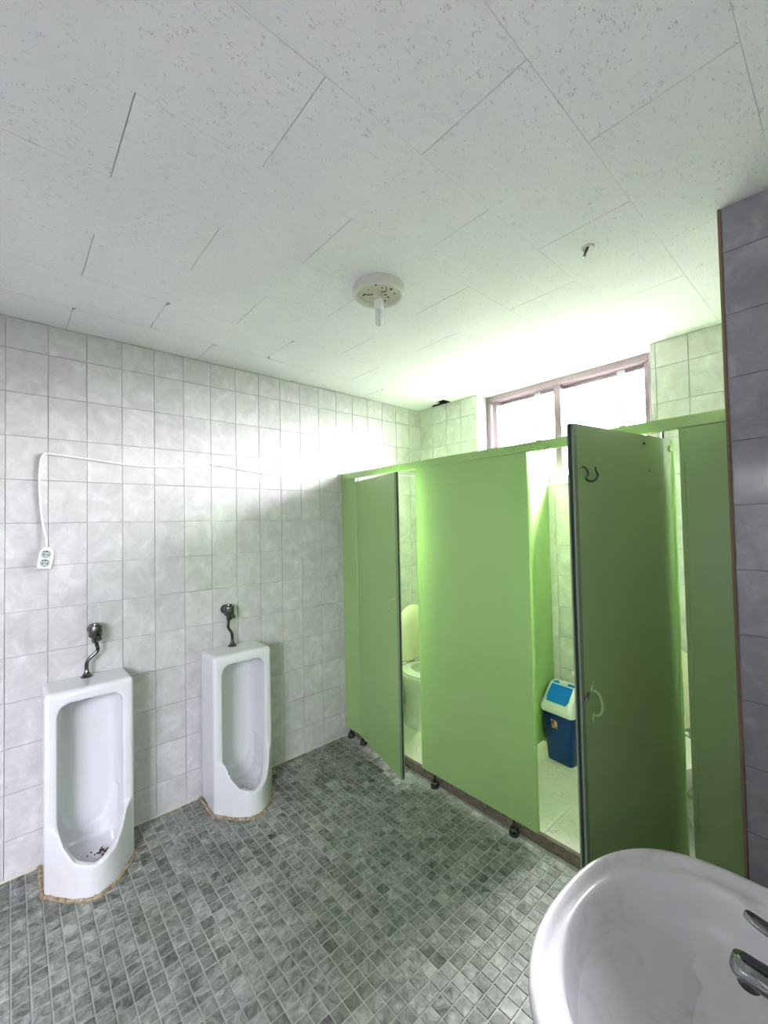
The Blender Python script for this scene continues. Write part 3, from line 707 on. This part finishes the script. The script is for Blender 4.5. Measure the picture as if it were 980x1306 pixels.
# little broken bracket on the ceiling
bk = empty('ceiling_bracket', (1.93, 1.56, H)); tag(bk, 'tiny broken white bracket stub on the ceiling boards', 'bracket')
bm = bmesh.new(); cyl(bm, (0, 0, 0), (0, 0, -0.006), 0.022, 0.018, 16); build('base_plate', bm, M['aged_plastic'], bk, True)
bm = bmesh.new(); box(bm, -0.004, 0.004, -0.014, 0.014, -0.035, 0.0, 0.001, 1, Matrix.Rotation(0.5, 4, 'Y') @ Matrix.Rotation(0.6, 4, 'Z')); build('tab', bm, M['old_chrome'], bk)

# ------------------------------------------------------------------ washbasin on the right wall
BZ = 0.80; BY = 0.828
wbn = empty('washbasin', (XR, BY, BZ)); tag(wbn, 'white ceramic washbasin with a wide rim in the lower right corner', 'washbasin')
NS = 96
def dshape(a, b, cu, n, back, z, k=NS):
    """outline in u (towards the room, -x) and v; back = u of the straight rear edge"""
    out = []
    for i in range(k):
        t = 2 * PI * i / k; c, s = math.cos(t), math.sin(t)
        sg = 1 if c >= 0 else -1
        if c >= 0: u = cu + a * abs(c) ** (2 / n)
        else: u = cu - (cu - back) * abs(c) ** (2 / 6.0)
        v = b * (1 if s >= 0 else -1) * abs(s) ** (2 / (n if c >= 0 else 6.0))
        out.append((-u, v, z))
    return out
def mixr(A, Bv, t, dz=None): return [(a[0] * (1 - t) + b[0] * t, a[1] * (1 - t) + b[1] * t, a[2] * (1 - t) + b[2] * t) for a, b in zip(A, Bv)]
def bowl(a, b, cu, z):
    out = []
    for i in range(NS):
        t = 2 * PI * i / NS; out.append((-(cu + a * math.cos(t)), b * math.sin(t), z))
    return out
O = lambda ins, z: dshape(0.25 - ins, 0.302 - ins, 0.285, 2.4, 0.004 + ins * .3, z)
rings = [dshape(0.02, 0.09, 0.10, 2.2, 0.02, -0.19), dshape(0.12, 0.16, 0.16, 2.2, 0.015, -0.175), dshape(0.185, 0.22, 0.22, 2.3, 0.01, -0.13), O(0.035, -0.07), O(0.010, -0.030), O(0.0, -0.014), O(0.001, -0.005), O(0.006, 0.0), O(0.016, -0.001), O(0.021, -0.008), O(0.030, -0.0125)]
e1 = bowl(0.178, 0.243, 0.322, -0.012); rings += [mixr(O(0.030, -0.0125), e1, 0.5), e1]
for s, z in ((0.985, -0.015), (0.972, -0.022), (0.958, -0.036), (0.93, -0.065), (0.88, -0.095), (0.78, -0.123), (0.6, -0.142), (0.35, -0.152), (0.10, -0.156)): rings.append(bowl(0.178 * s, 0.243 * s, 0.322 - (1 - s) * 0.03, z))
bm = bmesh.new(); loft(bm, rings); build('basin', bm, M['basin'], wbn, True, angle=1.2)
bm = bmesh.new(); lathe(bm, [(0.022, 0), (0.024, 0.003), (0.016, 0.004), (0.012, 0.001)], 24, (-0.295, 0, -0.157)); build('waste_ring', bm, M['chrome'], wbn, True)
bm = bmesh.new()      # trap pipe below
tube(bm, smooth_path([(-0.16, 0, -0.18), (-0.16, 0, -0.30), (-0.15, 0, -0.36), (-0.11, 0, -0.38), (-0.07, 0, -0.35), (-0.03, 0, -0.33), (-0.001, 0, -0.33)]), 0.016, 12); build('waste_pipe', bm, M['chrome'], wbn, True)
fc = empty('faucet', (XR - 0.095, BY, BZ - 0.008)); tag(fc, 'chrome single lever mixer tap reaching over the washbasin, cut by the frame', 'faucet')
bm = bmesh.new(); lathe(bm, [(0.028, 0), (0.028, 0.006), (0.024, 0.010), (0.023, 0.085), (0.020, 0.094), (0.010, 0.098)], 28); build('body', bm, M['chrome'], fc, True)
def capsule_bar(nm, p0, p1, w0, w1, h0, h1, roll=0.0):
    p0, p1 = Vector(p0), Vector(p1); d = (p1 - p0).normalized(); s = d.cross(Vector((0, 0, 1))).normalized(); up = s.cross(d)
    rings = []
    for t, k in ((0, 1), (0.2, 1), (0.5, 1), (0.8, 1), (0.92, 0.97), (0.97, 0.82), (0.99, 0.6), (1.0, 0.3)):
        c = p0.lerp(p1, t); w = (w0 + (w1 - w0) * t) * k; h = (h0 + (h1 - h0) * t) * (0.5 + 0.5 * k)
        rings.append([tuple(c + s * (w * abs(math.cos(a)) ** 0.8 * (1 if math.cos(a) > 0 else -1)) + up * (h * abs(math.sin(a)) ** 0.8 * (1 if math.sin(a) > 0 else -1))) for a in [2 * PI * i / 20 for i in range(20)]])
    bm = bmesh.new(); loft(bm, rings); return build(nm, bm, M['chrome'], fc, True, angle=1.0)
capsule_bar('spout', (0.0, 0, 0.055), (-0.163, -0.038, 0.100), 0.022, 0.021, 0.016, 0.014)
bm = bmesh.new(); cyl(bm, (-0.142, -0.034, 0.093), (-0.144, -0.034, 0.074), 0.013, 0.0135, 18); build('aerator', bm, M['dark_steel'], fc, True)
capsule_bar('lever', (0.0, 0.0, 0.105), (-0.150, -0.012, 0.158), 0.015, 0.011, 0.009, 0.005)

# ------------------------------------------------------------------ toilets
def toilet(loc, rz, label, valve=True):
    """local: tank at x 0..0.19, bowl towards +x, y across, z from the stall floor"""
    root = empty('toilet', loc, (0, 0, rz)); tag(root, label, 'toilet')
    def egg(cx, ax, bx, w, z, n=40):
        out = []
        for i in range(n):
            t = 2 * PI * i / n; c = math.cos(t); out.append((cx + (ax if c > 0 else bx) * c, w * math.sin(t), z))
        return out
    bm = bmesh.new()
    loft(bm, [egg(.36, .22, .20, .115, 0), egg(.36, .215, .2, .11, .02), egg(.36, .16, .19, .095, .07), egg(.36, .14, .18, .09, .15), egg(.37, .18, .19, .12, .24), egg(.39, .24, .20, .165, .32), egg(.395, .27, .20, .182, .375), egg(.395, .275, .2, .186, .395), egg(.395, .27, .195, .18, .402), egg(.395, .20, .15, .13, .402), egg(.395, .18, .13, .115, .36), egg(.38, .12, .08, .07, .26), egg(.36, .05, .04, .03, .2)])
    build('bowl', bm, M['toilet'], root, True, angle=1.3)
    bm = bmesh.new(); rings = [rrect(.10, 0, .09, .16, .03, .32), rrect(.10, 0, .095, .20, .04, .40), rrect(.10, 0, .095, .205, .04, .70)]; loft(bm, rings); tk = build('tank', bm, M['toilet'], root, True, angle=0.9)
    bm = bmesh.new(); loft(bm, [rrect(.10, 0, .10, .212, .04, .70), rrect(.10, 0, .102, .215, .045, .72), rrect(.10, 0, .09, .20, .04, .735)]); build('tank_lid', bm, M['toilet'], root, True, angle=0.9)
    bm = bmesh.new(); cyl(bm, (.195, .15, .64), (.205, .15, .64), .012, n=12); rod(bm, [(.205, .15, .64), (.214, .14, .638), (.214, .09, .632)], .005); build('flush_lever', bm, M['chrome'], tk, True)
    bm = bmesh.new()   # seat ring
    A = [egg(.40, .275, .19, .188, .404), egg(.40, .275, .19, .188, .420), egg(.40, .19, .13, .115, .422), egg(.40, .19, .13, .115, .404)]
    loft(bm, A + [A[0]], False, False); bmesh.ops.remove_doubles(bm, verts=bm.verts, dist=1e-5); build('seat', bm, M['toilet'], root, True, angle=0.9)
    bm = bmesh.new()   # raised lid
    rings = []
    for th, s in ((0.0, .96), (.004, 1), (.014, 1), (.018, .95)):
        r = []
        for (x, y, z) in egg(0, .23, .20, .185, 0):
            h = (x * s) + .205; r.append((.205 + th + h * 0.10, y * s, .43 + h))
        rings.append(r)
    loft(bm, rings); build('lid', bm, M['lid_plastic'], root, True, angle=0.9)
    bm = bmesh.new()
    bm.free()
    for s in (-1, 1):
        bm = bmesh.new(); cyl(bm, (.225, s * .07 - .02, .432), (.225, s * .07 + .02, .432), .010, n=12)
        build('hinge', bm, M['toilet'], root, True)
    return root
toilet((0.008, 2.30, 0.05), 0.0, 'white toilet with raised ivory lid seen past the ajar left door')
toilet((1.87, D - 0.012, 0.05), -PI / 2, 'white toilet behind the wide open right door, barely showing')
av = empty('angle_valve', (1.335, D - 0.006, 0.58)); tag(av, 'small chrome angle valve on the far wall above the blue bin', 'valve')
bm = bmesh.new(); cyl(bm, (0, 0, 0), (0, -0.006, 0), .024, .020, 18); cyl(bm, (0, 0, 0), (0, -0.05, 0), .010, n=14); build('valve_body', bm, M['chrome'], av, True)
bm = bmesh.new(); cyl(bm, (0, -0.05, 0), (0, -0.07, 0), .017, .015, 12); build('knob', bm, M['white_plastic'], av, True)
bm = bmesh.new(); cyl(bm, (0, -0.04, -0.04), (0, -0.04, 0), .007, .009, 12); build('outlet_pipe', bm, M['dark_steel'], av, True)

# ------------------------------------------------------------------ blue swing bin
bn = empty('waste_bin', (1.283, 2.585, 0.05), (0, 0, -0.10)); tag(bn, 'dark blue bin with white rim and bright blue swing flap', 'bin')
bm = bmesh.new(); loft(bm, [rrect(0, 0, .078, .062, .02, 0.001), rrect(0, 0, .082, .066, .022, .006), rrect(0, 0, .102, .082, .024, .32)]); build('body', bm, M['blue_body'], bn, True, angle=0.9)
bm = bmesh.new()
rings = [rrect(0, 0, .108, .088, .026, .300), rrect(0, 0, .112, .092, .028, .306), rrect(0, 0, .112, .092, .028, .335), rrect(0, 0, .106, .086, .026, .345)]
hood = []
for (x, y, z) in rrect(0, 0, .090, .074, .022, 0): hood.append((x, y * 0.48 + 0.034, .452 + (y + 0.074) * 0.05))
rings.append([(x * .96, y * .98, .36 + 0.0) for (x, y, z) in rrect(0, 0, .106, .086, .026, 0)])
rings.append(hood); rings.append([(x * .93, y * .9 + .001, z + 0.004) for x, y, z in hood])
loft(bm, rings); lid = build('lid', bm, M['white_plastic'], bn, True, angle=0.7)
bm = bmesh.new()   # swing flap on the sloping front
v0 = Vector((0, -0.084, .362)); v1 = Vector((0, -0.004, .448)); v2 = Vector((0, .030, .458))
out = []
def strip(us, ws, thick):
    rows = []
    for (p, w) in zip(us, ws): rows.append([(-w, p.y, p.z), (w, p.y, p.z)])
    return rows
nrm = Vector((0, -0.73, 0.68)) * 0.004
fr = [v0.lerp(v1, t) + nrm for t in (0.06, 0.3, 0.6, 0.95)] + [v1.lerp(v2, 0.5) + Vector((0, -.001, .008)), v2 + Vector((0, 0, .006))]
ws = [.062, .072, .071, .070, .069, .064]
top = [[bm.verts.new((s * w, p.y, p.z)) for s in (-1, 1)] for p, w in zip(fr, ws)]
bot = [[bm.verts.new((s * w, p.y + .006, p.z - .010)) for s in (-1, 1)] for p, w in zip(fr, ws)]
for a, b in zip(top, top[1:]): bm.faces.new([a[0], a[1], b[1], b[0]])
for a, b in zip(bot, bot[1:]): bm.faces.new([a[0], b[0], b[1], a[1]])
for s in (0, 1):
    for i in range(len(top) - 1): bm.faces.new([top[i][s], top[i + 1][s], bot[i + 1][s], bot[i][s]])
bm.faces.new([top[0][0], bot[0][0], bot[0][1], top[0][1]]); bm.faces.new([top[-1][0], top[-1][1], bot[-1][1], bot[-1][0]])
build('flap', bm, M['blue_flap'], lid, True, angle=0.6)
B('finger_tab', -0.026, 0.026, 0.004, 0.022, .458, .474, M['white_plastic'], lid, 0.002)
bm = bmesh.new(); q = [bm.verts.new(p) for p in ((-.035, -.0785, .205), (.007, -.0785, .205), (.007, -.0830, .262), (-.035, -.0830, .262))]; bm.faces.new(q)
r_ = bmesh.ops.extrude_face_region(bm, geom=list(bm.faces)); bmesh.ops.translate(bm, vec=(0, -.0008, 0), verts=[v for v in r_['geom'] if isinstance(v, bmesh.types.BMVert)])
s_ = build('sticker', bm, M['sticker'], bn); s_['label'] = 'small printed orange and white sticker'
